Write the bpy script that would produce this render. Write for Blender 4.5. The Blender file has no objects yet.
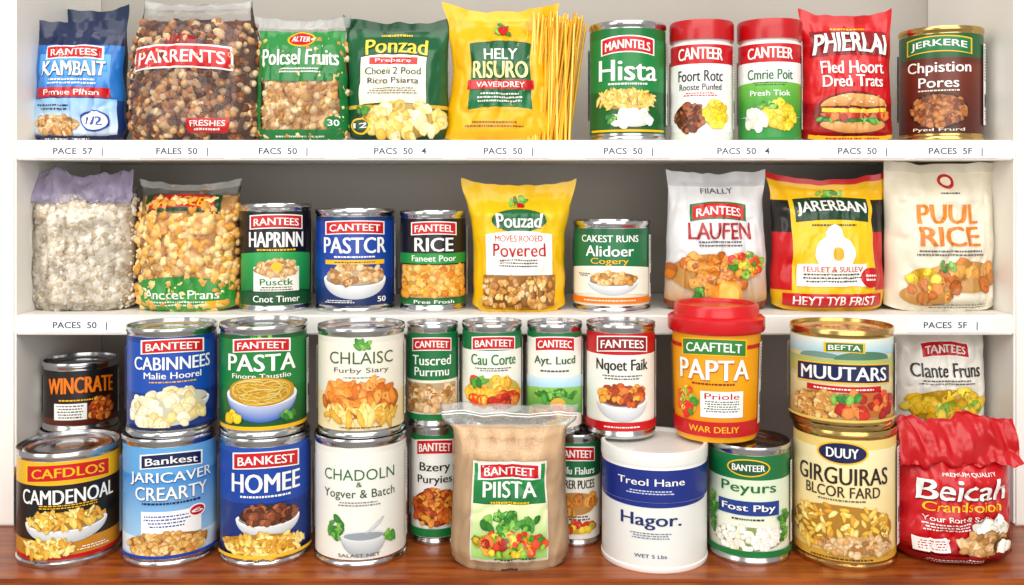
import bpy,bmesh,math,random
import bisect as bs
from mathutils import Vector,noise,Matrix
D=.95; ZC=1.35; HOR=190
def K(y): return (D+y)/D
def PX(px,y): return (px-512)/1000*K(y)
def PZ(py,y): return -(py-HOR)/1000*K(y)
_c={}
def C(h):
    if isinstance(h,tuple): return h
    if h not in _c:
        o=[]
        for i in (0,2,4):
            v=int(h[i:i+2],16)/255
            o.append(v/12.92 if v<=.04045 else ((v+.055)/1.055)**2.4)
        _c[h]=(o[0],o[1],o[2],1.0)
    return _c[h]
def sc(c,f): c=C(c); return (min(1,c[0]*f),min(1,c[1]*f),min(1,c[2]*f),1)
def mx(a,b,t): a=C(a);b=C(b); return tuple(a[i]*(1-t)+b[i]*t for i in range(3))+(1,)
RED='c00814';GR='0e7636';DG='083e20';BL='0f40a0';NV='0d174a';WH='f6f5f1';CR='f4ead0';YE='f6ba06';OR='ea780c';BK='141113'
# ---------------- materials
def mat_attr(name,rough,coat=0,bump=0,bscale=60,spec=.5,sheen=0):
    m=bpy.data.materials.new(name);m.use_nodes=True;nt=m.node_tree;b=nt.nodes['Principled BSDF']
    a=nt.nodes.new('ShaderNodeAttribute');a.attribute_name='Col'
    nt.links.new(a.outputs['Color'],b.inputs['Base Color'])
    b.inputs['Roughness'].default_value=rough;b.inputs['Coat Weight'].default_value=coat;b.inputs['Coat Roughness'].default_value=.1
    b.inputs['Specular IOR Level'].default_value=spec
    if bump:
        n=nt.nodes.new('ShaderNodeTexNoise');n.inputs['Scale'].default_value=bscale;n.inputs['Detail'].default_value=3
        tc=nt.nodes.new('ShaderNodeTexCoord');nt.links.new(tc.outputs['Object'],n.inputs['Vector'])
        bp=nt.nodes.new('ShaderNodeBump');bp.inputs['Strength'].default_value=bump;bp.inputs['Distance'].default_value=.002
        nt.links.new(n.outputs['Fac'],bp.inputs['Height']);nt.links.new(bp.outputs['Normal'],b.inputs['Normal'])
    return m
def mat_metal(name,col,rough):
    m=bpy.data.materials.new(name);m.use_nodes=True;nt=m.node_tree;b=nt.nodes['Principled BSDF']
    b.inputs['Metallic'].default_value=1
    n=nt.nodes.new('ShaderNodeTexNoise');n.inputs['Scale'].default_value=35
    cr=nt.nodes.new('ShaderNodeValToRGB');cr.color_ramp.elements[0].color=sc(col,.8);cr.color_ramp.elements[1].color=C(col)
    tc=nt.nodes.new('ShaderNodeTexCoord');nt.links.new(tc.outputs['Object'],n.inputs['Vector'])
    nt.links.new(n.outputs['Fac'],cr.inputs['Fac']);nt.links.new(cr.outputs['Color'],b.inputs['Base Color'])
    b.inputs['Roughness'].default_value=rough
    return m
def mat_film(name,dif,tint):
    m=bpy.data.materials.new(name);m.use_nodes=True;nt=m.node_tree
    nt.nodes.remove(nt.nodes['Principled BSDF']);o=nt.nodes['Material Output']
    t=nt.nodes.new('ShaderNodeBsdfTransparent');t.inputs['Color'].default_value=(.99,.99,.99,1)
    g=nt.nodes.new('ShaderNodeBsdfGlossy');g.inputs['Roughness'].default_value=.1
    d=nt.nodes.new('ShaderNodeBsdfDiffuse');d.inputs['Color'].default_value=C(tint)
    f=nt.nodes.new('ShaderNodeFresnel');f.inputs['IOR'].default_value=1.42
    n=nt.nodes.new('ShaderNodeTexNoise');n.inputs['Scale'].default_value=40;n.inputs['Detail'].default_value=3
    tc=nt.nodes.new('ShaderNodeTexCoord');nt.links.new(tc.outputs['Object'],n.inputs['Vector'])
    bp=nt.nodes.new('ShaderNodeBump');bp.inputs['Strength'].default_value=.45;bp.inputs['Distance'].default_value=.004
    nt.links.new(n.outputs['Fac'],bp.inputs['Height']);nt.links.new(bp.outputs['Normal'],g.inputs['Normal'])
    m1=nt.nodes.new('ShaderNodeMixShader');m1.inputs[0].default_value=dif
    nt.links.new(t.outputs[0],m1.inputs[1]);nt.links.new(d.outputs[0],m1.inputs[2])
    m2=nt.nodes.new('ShaderNodeMixShader');nt.links.new(f.outputs[0],m2.inputs[0]);nt.links.new(m1.outputs[0],m2.inputs[1]);nt.links.new(g.outputs[0],m2.inputs[2])
    nt.links.new(m2.outputs[0],o.inputs['Surface'])
    return m
MATS=[mat_attr('paper_label',.36,.14,0,60,.4),mat_metal('tin','d6d6d8',.18),mat_metal('gold_tin','dcb870',.2),mat_film('clear_film',.03,'e8eaee'),
      mat_attr('food',.65,0,.25,300,.3),mat_attr('moulded_plastic',.28,.15),mat_attr('foil_bag',.3,.22,.4,50,.4),mat_film('zip_film',.42,'b9add0'),mat_film('zip_film_grey',.3,'d4d6d4')]
PAPER,TIN,GOLD,FILM,FOODM,PLAS,FOIL,ZIP,ZIPG=range(9)
# ---------------- accumulator
class Acc:
    def __init__(s): s.v=[];s.f=[];s.c=[];s.m=[]
    def add(s,vs,fs,cols,mat):
        o=len(s.v);s.v.extend(vs)
        for f,c in zip(fs,cols):
            s.f.append([i+o for i in f]);s.m.append(mat)
            if isinstance(c,list): s.c.extend(c)
            else: s.c.extend([c]*len(f))
    def build(s,name,loc=(0,0,0),rot=0,tilt=0,ang=45):
        me=bpy.data.meshes.new(name);me.from_pydata(s.v,[],s.f)
        at=me.color_attributes.new('Col','FLOAT_COLOR','CORNER')
        at.data.foreach_set('color',[x for c in s.c for x in c])
        used=sorted(set(s.m));rm={u:i for i,u in enumerate(used)}
        for u in used: me.materials.append(MATS[u])
        me.polygons.foreach_set('material_index',[rm[x] for x in s.m])
        me.polygons.foreach_set('use_smooth',[True]*len(s.f))
        me.set_sharp_from_angle(angle=math.radians(ang));me.update()
        ob=bpy.data.objects.new(name,me);ob.location=loc;ob.rotation_euler=(0,tilt,rot)
        bpy.context.scene.collection.objects.link(ob);return ob
def lathe(acc,prof,segs,seg=96,knurl=None):
    n=len(prof);vs=[];
    for j,(r,z) in enumerate(prof):
        for i in range(seg):
            a=2*math.pi*i/seg
            rr=r*(1-(.012 if (knurl and j in knurl and i%2) else 0))
            vs.append((rr*math.sin(a),-rr*math.cos(a),z))
    for j in range(n-1):
        m,c0,c1=segs[j];c0=C(c0);c1=C(c1)
        fs=[];cs=[]
        for i in range(seg):
            k=(i+1)%seg
            fs.append((j*seg+i,j*seg+k,(j+1)*seg+k,(j+1)*seg+i));cs.append([c0,c0,c1,c1])
        if j==0: base=len(acc.v);acc.v.extend(vs)
        for f,c in zip(fs,cs):
            acc.f.append([i+base for i in f]);acc.m.append(m);acc.c.extend(c)
    for j,m,c in ((0,segs[0][0],segs[0][1]),(n-1,segs[-1][0],segs[-1][2])):
        f=[base+j*seg+i for i in range(seg)]
        if j==0:f.reverse()
        acc.f.append(f);acc.m.append(m);acc.c.extend([C(c)]*seg)
# ---------------- text
_t={}
def glyphs(txt,b):
    key=(txt,b)
    if key in _t: return _t[key]
    cu=bpy.data.curves.new('t','FONT');cu.body=txt;cu.size=1;cu.resolution_u=3;cu.offset=b
    ob=bpy.data.objects.new('t',cu)
    me=bpy.data.meshes.new_from_object(ob)
    vs=[(v.co.x,v.co.y) for v in me.vertices];fs=[tuple(p.vertices) for p in me.polygons]
    bpy.data.objects.remove(ob);bpy.data.curves.remove(cu);bpy.data.meshes.remove(me)
    _t[key]=(vs,fs);return _t[key]
FOOD={ # colours, size(m), elongation
'pasta':(['e9b540','f3cd66','f7dc8a','d99a30'],.0040,2.8),
'penne':(['f0c65c','f6d986','e3ab3e'],.0036,3.4),
'beans':(['8a4a22','a8622e','6e3517','b87a45'],.0032,1.5),
'chick':(['e89a2a','f0ae48','d57f20','f3be64'],.0034,1.1),
'nuts':(['c99556','dcb07a','a8713a','e5c699'],.0040,1.5),
'nugget':(['d07a22','e3963c','b9601a','e8a850'],.0070,1.35),
'potato':(['f3e3ae','f7edc8','e6cd86','fbf5dc'],.0065,1.4),
'cereal':(['e0b060','d09446','eac488','c0823a'],.0036,1.4),
'veg':(['d8281f','3f8f2a','f09a1a','8fbf3a','e84a2a','f3d23a'],.0048,1.2),
'fruit':(['f09a1a','f7c23a','e8401f','f6d35a'],.0075,1.0),
'tomato':(['c42a1a','e04a22','a81e14','e8843a'],.0055,1.1),
'shell':(['f7e3a2','f3d27a','faeec4','e6b94e'],.0060,1.5),
'meat':(['6a3219','8a4828','a55d36','4f2812'],.0040,1.3),
'lemon':(['f7d21a','f9e04a','f0bd10'],.0060,1.2),
'squash':(['f0c82a','f6d94a','7fae3a','e8b41a'],.0075,2.0),
'egg':(['fbf6ea','f3e9d0','fffdf6'],.0055,1.2),
'leaf':(['2f7a2a','4f9a3a','7fba4a'],.0040,2.2),
'orange':(['e8862a','f0a04a','d56f1c'],.0045,2.2),
'stew':(['c8541c','dc7428','e8a23a','9e3913'],.0042,1.4),
}
class Label:
    def __init__(s,R,H,ucuts,vcuts,seed,bagmode=False):
        s.R=R;s.H=H;s.uc=ucuts;s.vc=vcuts;s.rnd=random.Random(seed)
        s.dz=.0001 if bagmode else .00004;s.db=.00003 if bagmode else .000008;s.z=.0003
        s.bag=bagmode
        s.A=bmesh.new();s.cl=s.A.loops.layers.float_color.new('c');s.B=Acc()
    def _face(s,pts,cols,big=True,z=None):
        z=s.z if z is None else z
        if big:
            vs=[s.A.verts.new((p[0],p[1],z)) for p in pts]
            try:f=s.A.faces.new(vs)
            except ValueError:return
            for l,c in zip(f.loops,cols): l[s.cl]=c
        else:
            s.B.add([(p[0],p[1],z) for p in pts],[list(range(len(pts)))],[list(cols)],0)
    def strip(s,xs,yb,yt,cb,ct,big=True):
        cb=C(cb);ct=C(ct)
        for i in range(len(xs)-1):
            p=[(xs[i],yb[i]),(xs[i+1],yb[i+1]),(xs[i+1],yt[i+1]),(xs[i],yt[i])]
            if abs(yb[i]-yt[i])<1e-7: s._face([p[0],p[1],p[2]],[cb,cb,ct],big)
            elif abs(yb[i+1]-yt[i+1])<1e-7: s._face([p[0],p[1],p[3]],[cb,cb,ct],big)
            else: s._face(p,[cb,cb,ct,ct],big)
        s.z+=s.dz
    def X(s,x):return x*s.R
    def Y(s,y):return (1-y)*s.H
    def R_(s,x,y,w,h,col,col2=None,arch=0,archb=None,taper=0):
        n=max(2,int(w*s.R/.004)) if arch or archb else 1
        X=s.X(x);Y=s.Y(y);W=w*s.R/2;Hh=h*s.H/2;archb=arch if archb is None else archb
        ts=[-1+2*i/n for i in range(n+1)]
        s.strip([X+t*W for t in ts],[Y-Hh+archb*s.H*(1-t*t)+taper*s.H*abs(t) for t in ts],[Y+Hh+arch*s.H*(1-t*t) for t in ts],col,col2 or col)
    def E(s,x,y,w,h,col,col2=None,part='all'):
        n=22;X=s.X(x);Y=s.Y(y);W=w*s.R/2;Hh=h*s.H/2
        a=[math.pi*(1-i/n) for i in range(n+1)]
        xs=[X+W*math.cos(t) for t in a]
        up=[Y+Hh*math.sin(t) if part!='low' else Y for t in a];dn=[Y-Hh*math.sin(t) if part!='up' else Y for t in a]
        s.strip(xs,dn,up,col,col2 or col)
    def T(s,txt,x,y,w,h,col,b=.018,arch=0,out=None,shear=0):
        if not txt:return
        vs0,_=glyphs(txt,0)
        if not vs0:return
        x0=min(v[0] for v in vs0);x1=max(v[0] for v in vs0);y0=min(v[1] for v in vs0);y1=max(v[1] for v in vs0)
        Wm=w*s.R;Hm=h*s.H;X=s.X(x);Y=s.Y(y);s.z+=s.dz
        def put(c,offs):
            vs,fs=glyphs(txt,0);c=C(c)
            for dx,dy in offs:
                P=[]
                for v in vs:
                    tx=(v[0]-(x0+x1)/2)/(x1-x0);ty=(v[1]-(y0+y1)/2)/(y1-y0)
                    P.append((X+tx*Wm+ty*shear*Hm+dx,Y+ty*Hm+arch*s.H*(1-4*tx*tx)+dy))
                bv=[s.A.verts.new((p[0],p[1],s.z)) for p in P]
                for f in fs:
                    try:
                        fc=s.A.faces.new([bv[i] for i in f])
                        for l in fc.loops:l[s.cl]=c
                    except ValueError:pass
                s.z+=s.dz*.4
            s.z+=s.dz
        e=b*Hm*1.1
        if out: put(out,[(Hm*.05,-Hm*.06),(-Hm*.05,-Hm*.03)])
        put(col,[(-e,0),(e,0)] if b>.012 else [(0,0)])
    def P(s,x,y,w,h,n,col='555555',just='c'):
        rr=s.rnd;lh=h*s.H/n;c=C(col)
        for i in range(n):
            Wm=w*s.R*rr.uniform(.7,1);cx=s.X(x) if just=='c' else s.X(x)-(w*s.R-Wm)/2
            t=cx-Wm/2;yy=s.Y(y)+h*s.H/2-(i+.5)*lh
            while t<cx+Wm/2-.0008:
                l=min(rr.uniform(.0009,.0034),cx+Wm/2-t)
                s._face([(t,yy-lh*.22),(t+l,yy-lh*.22),(t+l,yy+lh*.22),(t,yy+lh*.22)],[c]*4,False)
                t+=l+.0008
        s.z+=s.dz
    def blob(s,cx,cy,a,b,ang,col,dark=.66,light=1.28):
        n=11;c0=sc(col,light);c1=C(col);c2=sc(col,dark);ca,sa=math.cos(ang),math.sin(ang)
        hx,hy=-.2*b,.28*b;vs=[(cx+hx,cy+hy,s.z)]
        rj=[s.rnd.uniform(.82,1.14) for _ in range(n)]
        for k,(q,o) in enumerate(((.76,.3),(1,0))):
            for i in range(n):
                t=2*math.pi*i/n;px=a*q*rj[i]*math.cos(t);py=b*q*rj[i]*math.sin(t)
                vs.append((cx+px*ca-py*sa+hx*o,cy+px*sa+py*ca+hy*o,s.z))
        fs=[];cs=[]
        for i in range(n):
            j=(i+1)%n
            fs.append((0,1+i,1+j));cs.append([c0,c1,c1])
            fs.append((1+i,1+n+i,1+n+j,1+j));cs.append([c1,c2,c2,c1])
        s.B.add(vs,fs,cs,0);s.z+=s.db
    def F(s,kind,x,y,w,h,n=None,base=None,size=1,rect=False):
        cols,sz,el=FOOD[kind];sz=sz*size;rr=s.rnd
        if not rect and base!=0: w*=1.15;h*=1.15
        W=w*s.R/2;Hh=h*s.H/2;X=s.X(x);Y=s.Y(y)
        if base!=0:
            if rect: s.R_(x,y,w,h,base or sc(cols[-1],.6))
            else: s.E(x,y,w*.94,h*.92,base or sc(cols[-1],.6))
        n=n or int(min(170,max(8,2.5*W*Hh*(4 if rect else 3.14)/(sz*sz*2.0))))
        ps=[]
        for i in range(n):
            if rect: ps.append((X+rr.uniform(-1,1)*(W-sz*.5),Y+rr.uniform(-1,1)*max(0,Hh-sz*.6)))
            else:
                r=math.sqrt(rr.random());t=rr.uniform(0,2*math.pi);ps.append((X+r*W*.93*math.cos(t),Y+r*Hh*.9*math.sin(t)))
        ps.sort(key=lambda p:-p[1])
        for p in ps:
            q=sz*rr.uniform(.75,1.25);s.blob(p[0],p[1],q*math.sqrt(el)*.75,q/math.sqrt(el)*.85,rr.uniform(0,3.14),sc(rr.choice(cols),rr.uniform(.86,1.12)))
    def S(s,x,y,w,h,n=80,cols=('f3cb4e','f8dd7c','e5ad2e')):
        rr=s.rnd;W=w*s.R/2;Hh=h*s.H/2;X=s.X(x);Y=s.Y(y)
        s.E(x,y,w,h,'c88a1e')
        for k in range(n):
            q=rr.uniform(.15,.72);a0=rr.uniform(0,6.28);da=rr.uniform(1,2.6);lim=(.95-q)*.8;t=rr.uniform(0,6.28);ox=lim*W*math.cos(t);oy=lim*Hh*math.sin(t)
            wd=.0006;m=9;c=C(rr.choice(cols));c2=sc(c,.5);L_=[]
            for i in range(m+1):
                a=a0+da*i/m;L_.append((math.cos(a),math.sin(a)))
            for i in range(m):
                (c0x,s0),(c1x,s1)=L_[i],L_[i+1]
                def pt(cx,sx,o): return (X+ox+(q*W+o)*cx,Y+oy+(q*Hh+o)*sx)
                s._face([pt(c0x,s0,-wd),pt(c1x,s1,-wd),pt(c1x,s1,0),pt(c0x,s0,0)],[c2,c2,c,c],False)
                s._face([pt(c0x,s0,0),pt(c1x,s1,0),pt(c1x,s1,wd),pt(c0x,s0,wd)],[c,c,c2,c2],False)
            s.z+=.000010
    def bowl(s,x,y,w,h,kind,rim='fbfaf6',body='b9bdc4',size=1):
        s.E(x,y,w,h*1.5,body,rim,'low');s.E(x,y,w,h*.62,rim);s.E(x,y,w*.9,h*.5,'8d8f94')
        if kind=='spag': s.S(x,y-h*.1,w*.9,h*.8)
        else: s.F(kind,x,y-h*.14,w*.82,h*.66,size=size)
    def ban(s,x,y,w,h,txt,bg=RED,fg=WH,edge=WH,arch=.02,b=.03,th=.6):
        s.R_(x,y,w+.09,h+.022,edge,arch=arch);s.R_(x,y,w,h,bg,sc(bg,1.15),arch=arch)
        s.T(txt,x,y,w*.86,h*th,fg,b,arch=arch)
    def oval(s,x,y,w,h,txt,bg=RED,fg=WH,edge=WH,b=.03,tw=.8,th=.42):
        s.E(x,y,w+.08,h+.025,edge);s.E(x,y,w,h,bg,sc(bg,1.15));s.T(txt,x,y,w*tw,h*th,fg,b)
    def nutri(s,x,col='f4f3ee',y=.5,h=.8,w=.55):
        s.R_(x,y,w,h,col);s.R_(x,y-h*.26,w*.88,h*.42,'2a2a2a');s.R_(x,y-h*.26,w*.84,h*.405,col)
        s.P(x,y-h*.26,w*.76,h*.36,10,'333333','l')
        n=16
        for i in range(n):
            xx=x-w*.38+i*w*.76/n;s.z-=s.dz;s.R_(xx,y+h*.2,w*.76/n*s.rnd.choice((.35,.6,.8)),h*.16,'111111')
        s.P(x,y+h*.38,w*.8,h*.14,4,'555555')
    def finish(s,mapper,acc,mat):
        A=s.A
        for plist,no in ((s.uc,(1,0,0)),(s.vc,(0,1,0))):
            for c in plist:
                bmesh.ops.bisect_plane(A,geom=A.verts[:]+A.edges[:]+A.faces[:],plane_co=(c*no[0],c*no[1],0),plane_no=no,dist=1e-6)
        A.verts.index_update()
        vs=[mapper(v.co.x,v.co.y,v.co.z) for v in A.verts]
        fs=[[v.index for v in f.verts] for f in A.faces];cs=[[tuple(l[s.cl]) for l in f.loops] for f in A.faces]
        acc.add(vs,fs,cs,mat);A.free()
        o=len(acc.v);acc.v.extend([mapper(*v) for v in s.B.v])
        for f in s.B.f: acc.f.append([i+o for i in f]);acc.m.append(mat)
        acc.c.extend(s.B.c)
SEED=[10]
# ---------------- can / jar / tub
def can(name,x0,x1,ytop,base,yc,design,bands,metal=TIN,ztop=None,kind='can',lid=None,nut=True):
    SEED[0]+=1;seed=SEED[0]
    k=K(yc);r=(x1-x0)/2000*k*.975;X=PX((x0+x1)/2,yc)
    z=ztop if ztop is not None else PZ(ytop,yc+r*.97 if ytop>HOR else yc-r)
    h=z-base;acc=Acc()
    if kind=='can': lo,hi,rl=.0075,.0075,r*.978
    elif kind=='jar': lo,hi,rl=.004,.026,r*.965
    elif kind=='tub': lo,hi,rl=.006,.026,r*.93
    elif kind=='plastic': lo,hi,rl=.005,.012,r*.985
    H=h-lo-hi;taper=(lambda Y:1-.07*(1-Y/H)) if kind=='tub' else (lambda Y:1.0)
    prof=[];sg=[]
    def add(r_,z_,m=None,c0='ffffff',c1=None):
        prof.append((r_,z_))
        if len(prof)>1: sg.append((m,C(c0),C(c1 or c0)))
    bc=bands[-1][1]
    if kind in('can','plastic'):
        bm_=metal if kind=='can' else PLAS
        add(r*.90,.0025,bm_,WH);add(r*.93,.0005,bm_,WH);add(r*.985,0,bm_,WH);add(r,.0012,bm_,WH);add(r,.0042,bm_,WH);add(r*.97,.0055,bm_,WH);add(rl*.995,lo,bm_,WH)
    else:
        add(r*.8,.001,PLAS,bc);add(rl*taper(0)*.96,0,PLAS,bc);add(rl*taper(0),lo,PLAS,bc)
    bl=list(bands)+[(1,)]
    for i in range(len(bands)-1,-1,-1):
        ya=bl[i][0];yb=bl[i+1][0];ct=bands[i][1];cb=bands[i][2] if len(bands[i])>2 else ct
        Y0=(1-yb)*H;Y1=(1-ya)*H
        add(rl*taper(Y0),lo+Y0,PAPER,cb);add(rl*taper(Y1),lo+Y1,PAPER,cb,ct)
    if kind=='can':
        add(r*.97,h-hi,metal);add(r*.972,h-.0056,metal);add(r,h-.0044,metal);add(r,h-.001,metal);add(r*.99,h,metal);add(r*.965,h-.0002,metal);add(r*.955,h-.004,metal)
        add(r*.9,h-.0042,metal);add(r*.87,h-.003,metal);add(r*.8,h-.003,metal);add(r*.77,h-.0042,metal);add(r*.5,h-.0042,metal);add(r*.47,h-.0035,metal);add(r*.2,h-.0035,metal)
        lathe(acc,prof,sg)
    elif kind=='plastic':
        lc=lid or WH
        add(rl,h-hi,PLAS,lc);add(r*1.0,h-hi,PLAS,lc);add(r*1.005,h-.002,PLAS,lc);add(r*.99,h,PLAS,lc);add(r*.93,h,PLAS,lc);add(r*.91,h-.0035,PLAS,lc);add(r*.3,h-.0035,PLAS,lc)
        lathe(acc,prof,sg)
    elif kind=='jar':
        add(r*.9,h-.022,PLAS,WH);add(r*.9,h-.0205,PLAS,WH);add(r*.99,h-.0205,PLAS,lid);a=len(prof);add(r,h-.018,PLAS,lid);add(r,h-.003,PLAS,lid);add(r*.97,h-.0005,PLAS,lid);add(r*.9,h,PLAS,lid);add(r*.3,h-.0005,PLAS,lid)
        lathe(acc,prof,sg,knurl=(a,a+1))
    elif kind=='tub':
        add(r*.95,h-.026,PLAS,lid);add(r*1.0,h-.025,PLAS,lid);add(r*1.02,h-.023,PLAS,lid);add(r*1.02,h-.013,PLAS,lid);add(r*.96,h-.011,PLAS,lid);add(r*.9,h-.010,PLAS,lid);add(r*.885,h-.002,PLAS,lid);add(r*.86,h,PLAS,lid);add(r*.8,h,PLAS,lid);add(r*.78,h-.003,PLAS,lid);add(r*.2,h-.003,PLAS,lid)
        lathe(acc,prof,sg)
    L=Label(rl,H,[2*math.pi*i/96*rl for i in range(-46,47)],[],seed)
    if design: design(L)
    if nut and design:
        L.nutri(1.62,y=.5,h=.82,w=.7);L.nutri(-1.9,y=.5,h=.7,w=.6)
    def mp(x,y,o):
        t=x/rl;st=2*math.pi/96;q=(t/st-math.floor(t/st)-.5)*st
        R=rl*taper(y)*math.cos(st/2)/math.cos(q)+o;return (R*math.sin(t),-R*math.cos(t),lo+y)
    L.finish(mp,acc,PAPER)
    rot=math.atan2(-X,D+yc)+random.Random(seed).uniform(-.07,.07)
    return acc.build(name,(X,yc,ZC+base),rot)
# ---------------- bags
def interp(pts,v):
    if v<=pts[0][0]:return pts[0][1]
    for a,b in zip(pts,pts[1:]):
        if v<=b[0]:
            t=(v-a[0])/(b[0]-a[0]);t=t*t*(3-2*t);return a[1]*(1-t)+b[1]*t
    return pts[-1][1]
OUT_PIL=[(0,.93),(.12,.97),(.5,.95),(.85,.93),(1,1.0)]
FIL_PIL=[(0,.55),(.1,.95),(.4,1),(.75,.7),(.9,.12),(.93,.03),(1,.02)]
FIL_FULL=[(0,.7),(.1,1),(.6,1),(.82,.75),(.93,.2),(1,.03)]
_ico=None
def icos():
    global _ico
    if _ico is None:
        bm=bmesh.new();bmesh.ops.create_icosphere(bm,subdivisions=2,radius=1)
        bm.verts.index_update();_ico=([v.co.copy() for v in bm.verts],[[v.index for v in f.verts] for f in bm.faces]);bm.free()
    return _ico
def lump(acc,p,r,el,col,rr,rough=.25):
    vs,fs=icos();o=Vector((rr.uniform(0,50),0,rr.uniform(0,50)))
    M=Matrix.Rotation(rr.uniform(0,6.28),3,'X')@Matrix.Rotation(rr.uniform(0,6.28),3,'Z')
    out=[]
    for v in vs:
        q=v*(1+rough*noise.noise(v*1.7+o));q=Vector((q.x*el,q.y/el**.4,q.z))
        q=M@q*r;out.append((p[0]+q.x,p[1]+q.y,max(.0002,p[2]+q.z)))
    acc.add(out,fs,[C(col)]*len(fs),FOODM)
def bag(name,x0,x1,ytop,base,yc,T,design,bands,outline=OUT_PIL,fill=FIL_PIL,wr=.0016,ear=0,clear=None,flap=None,ny=64,rot=0,tilt=0,extra=None,mat=FOIL,zt=None,film=FILM):
    SEED[0]+=1;seed=SEED[0];k=K(yc-T*.6);W=(x1-x0)/2000*k;X=PX((x0+x1)/2,yc-T*.6)
    z=PZ(ytop,yc);H=(zt if zt is not None else z)-base-ear*.6;acc=Acc();nu=44;nv=ny;sd=seed*3.7
    def P(u,v,side=-1,g=0.0):
        w=W*interp(outline,v);a=interp(fill,v)
        s=max(0,1-abs(u)**2.6)**.62
        t=(T*a)*s+ g*min(1,s*3)
        msk=s*min(1,a*1.6)
        t+=wr*msk*(1.3*noise.noise((u*2.6+sd,v*4.2,side*2))+.7*noise.noise((u*5+v*3+sd,v*7-u*4,side*2+5)))
        cr=abs(noise.noise((u*3.2-v*2+sd,v*2.2+u*2.5,9+side)));t-=wr*1.1*msk*max(0,1-cr*7)
        pl=math.exp(-((v-.86)/.09)**2);t+=pl*.0011*math.sin(u*17+sd+2*noise.noise((u*3,v*2,sd)))*min(1,s*2)
        y=side*max(t,.0003)
        tm=max(0,(v-.82)/.18)
        y+=.004*tm*math.sin(u*3.4+sd)+.0018*tm*math.sin(u*9+sd*2)
        y+=.0025*abs(u)**3*noise.noise((v*5,u,sd))
        x=u*w+.0018*noise.noise((v*6,u*2+sd,3))*abs(u)
        zz=v*H+ear*tm*abs(u)**2.5-(.0025*tm*noise.noise((u*4,sd,1)))+.006*abs(u)**6*max(0,1-v*8)
        return Vector((x,y,max(zz,0)))
    us=[-math.cos(math.pi*i/nu)*.35+(2*i/nu-1)*.65 for i in range(nu+1)]
    vb=[i/nv for i in range(nv+1)]
    for b in bands[1:]:
        j=min(range(nv+1),key=lambda q:abs(vb[q]-(1-b[0])));vb[j]=1-b[0]
    def colat(v):
        y=1-v
        for i in range(len(bands)-1,-1,-1):
            if y>=bands[i][0]-1e-6:
                b=bands[i]
                if len(b)>2:
                    e=bands[i+1][0] if i+1<len(bands) else 1
                    return mx(b[1],b[2],min(1,max(0,(y-b[0])/(e-b[0]))))
                return C(b[1])
        return C(bands[0][1])
    def shell(g,mt,colf,v1=1.0,squash=False,zipmat=None):
        vs=[];nn=nu+1
        for side in(-1,1):
            for v in vb:
                v_=v*v1
                for u in us:
                    p=P(u*(.985 if squash else 1),v_,side,g)
                    if squash and v>.9: p.y*=math.sqrt(max(0,1-((v-.9)/.1)**2))
                    vs.append(tuple(p))
        fs=[];cs=[];o=nn*(nv+1)
        for j in range(nv):
            c=colf((vb[j]+vb[j+1])/2)
            for i in range(nu):
                a=j*nn+i;fs.append((a,a+1,a+1+nn,a+nn));cs.append(c)
                fs.append((o+a,o+a+nn,o+a+1+nn,o+a+1));cs.append(c)
            for i in (0,nu):
                a=j*nn+i;q=(a,a+nn,o+a+nn,o+a) if i==0 else (a,o+a,o+a+nn,a+nn);fs.append(q);cs.append(c)
        for i in range(nu):
            fs.append((i,o+i,o+i+1,i+1));cs.append(colf(.01))
            a=nv*nn+i;fs.append((a,a+1,o+a+1,o+a));cs.append(colf(.99))
        m0=len(acc.m);acc.add(vs,fs,cs,mt)
        if zipmat is not None:
            zm,zv=zipmat
            per=nu*2+2
            for j in range(nv):
                if vb[j]>=zv:
                    for q in range(per): acc.m[m0+j*per+q]=zm
        return vs,nn
    rr=random.Random(seed);g0=0
    if clear:
        shell(-.003,FOODM,lambda v:C(clear['base']),clear['fill'],True)
        for i in range(clear['n']):
            u=rr.uniform(-.97,.97);v=rr.uniform(.01,clear['fill']-.02);p=P(u,v,-1 if i%5 else 1,-.0035)
            lump(acc,p,clear['r']*rr.uniform(.75,1.2),clear.get('el',1.2),rr.choice(clear['cols']),rr,clear.get('rough',.25))
        gv,nn=shell(.0015,film,lambda v:C(WH),zipmat=clear.get('zip'));g0=.0015
    else: gv,nn=shell(0,mat,colat)
    L=Label(W,H,[u*W for u in us[1:-1]],[v*H for v in vb[1:-1]],seed,True)
    if design:design(L)
    G=[Vector(p) for p in gv[:nn*(nv+1)]];N=[]
    for j in range(nv+1):
        for i in range(nn):
            a=G[j*nn+min(i+1,nu)]-G[j*nn+max(i-1,0)];b=G[min(j+1,nv)*nn+i]-G[max(j-1,0)*nn+i]
            n=a.cross(b);n=n.normalized() if n.length>1e-12 else Vector((0,-1,0))
            if n.y>0:n=-n
            N.append((n+Vector((0,-.6,0))).normalized())
    def mp(x,y,o):
        u=max(-.985,min(.985,x/W));v=max(.004,min(.998,y/H))
        i=min(nu-1,max(0,bs.bisect_right(us,u)-1));j=min(nv-1,max(0,bs.bisect_right(vb,v)-1))
        fu=(u-us[i])/(us[i+1]-us[i]);fv=(v-vb[j])/(vb[j+1]-vb[j]);a=j*nn+i
        def bl(Q): return (Q[a]*(1-fu)+Q[a+1]*fu)*(1-fv)+(Q[a+nn]*(1-fu)+Q[a+nn+1]*fu)*fv
        return tuple(bl(G)+bl(N).normalized()*o)
    L.finish(mp,acc,mat)
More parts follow.
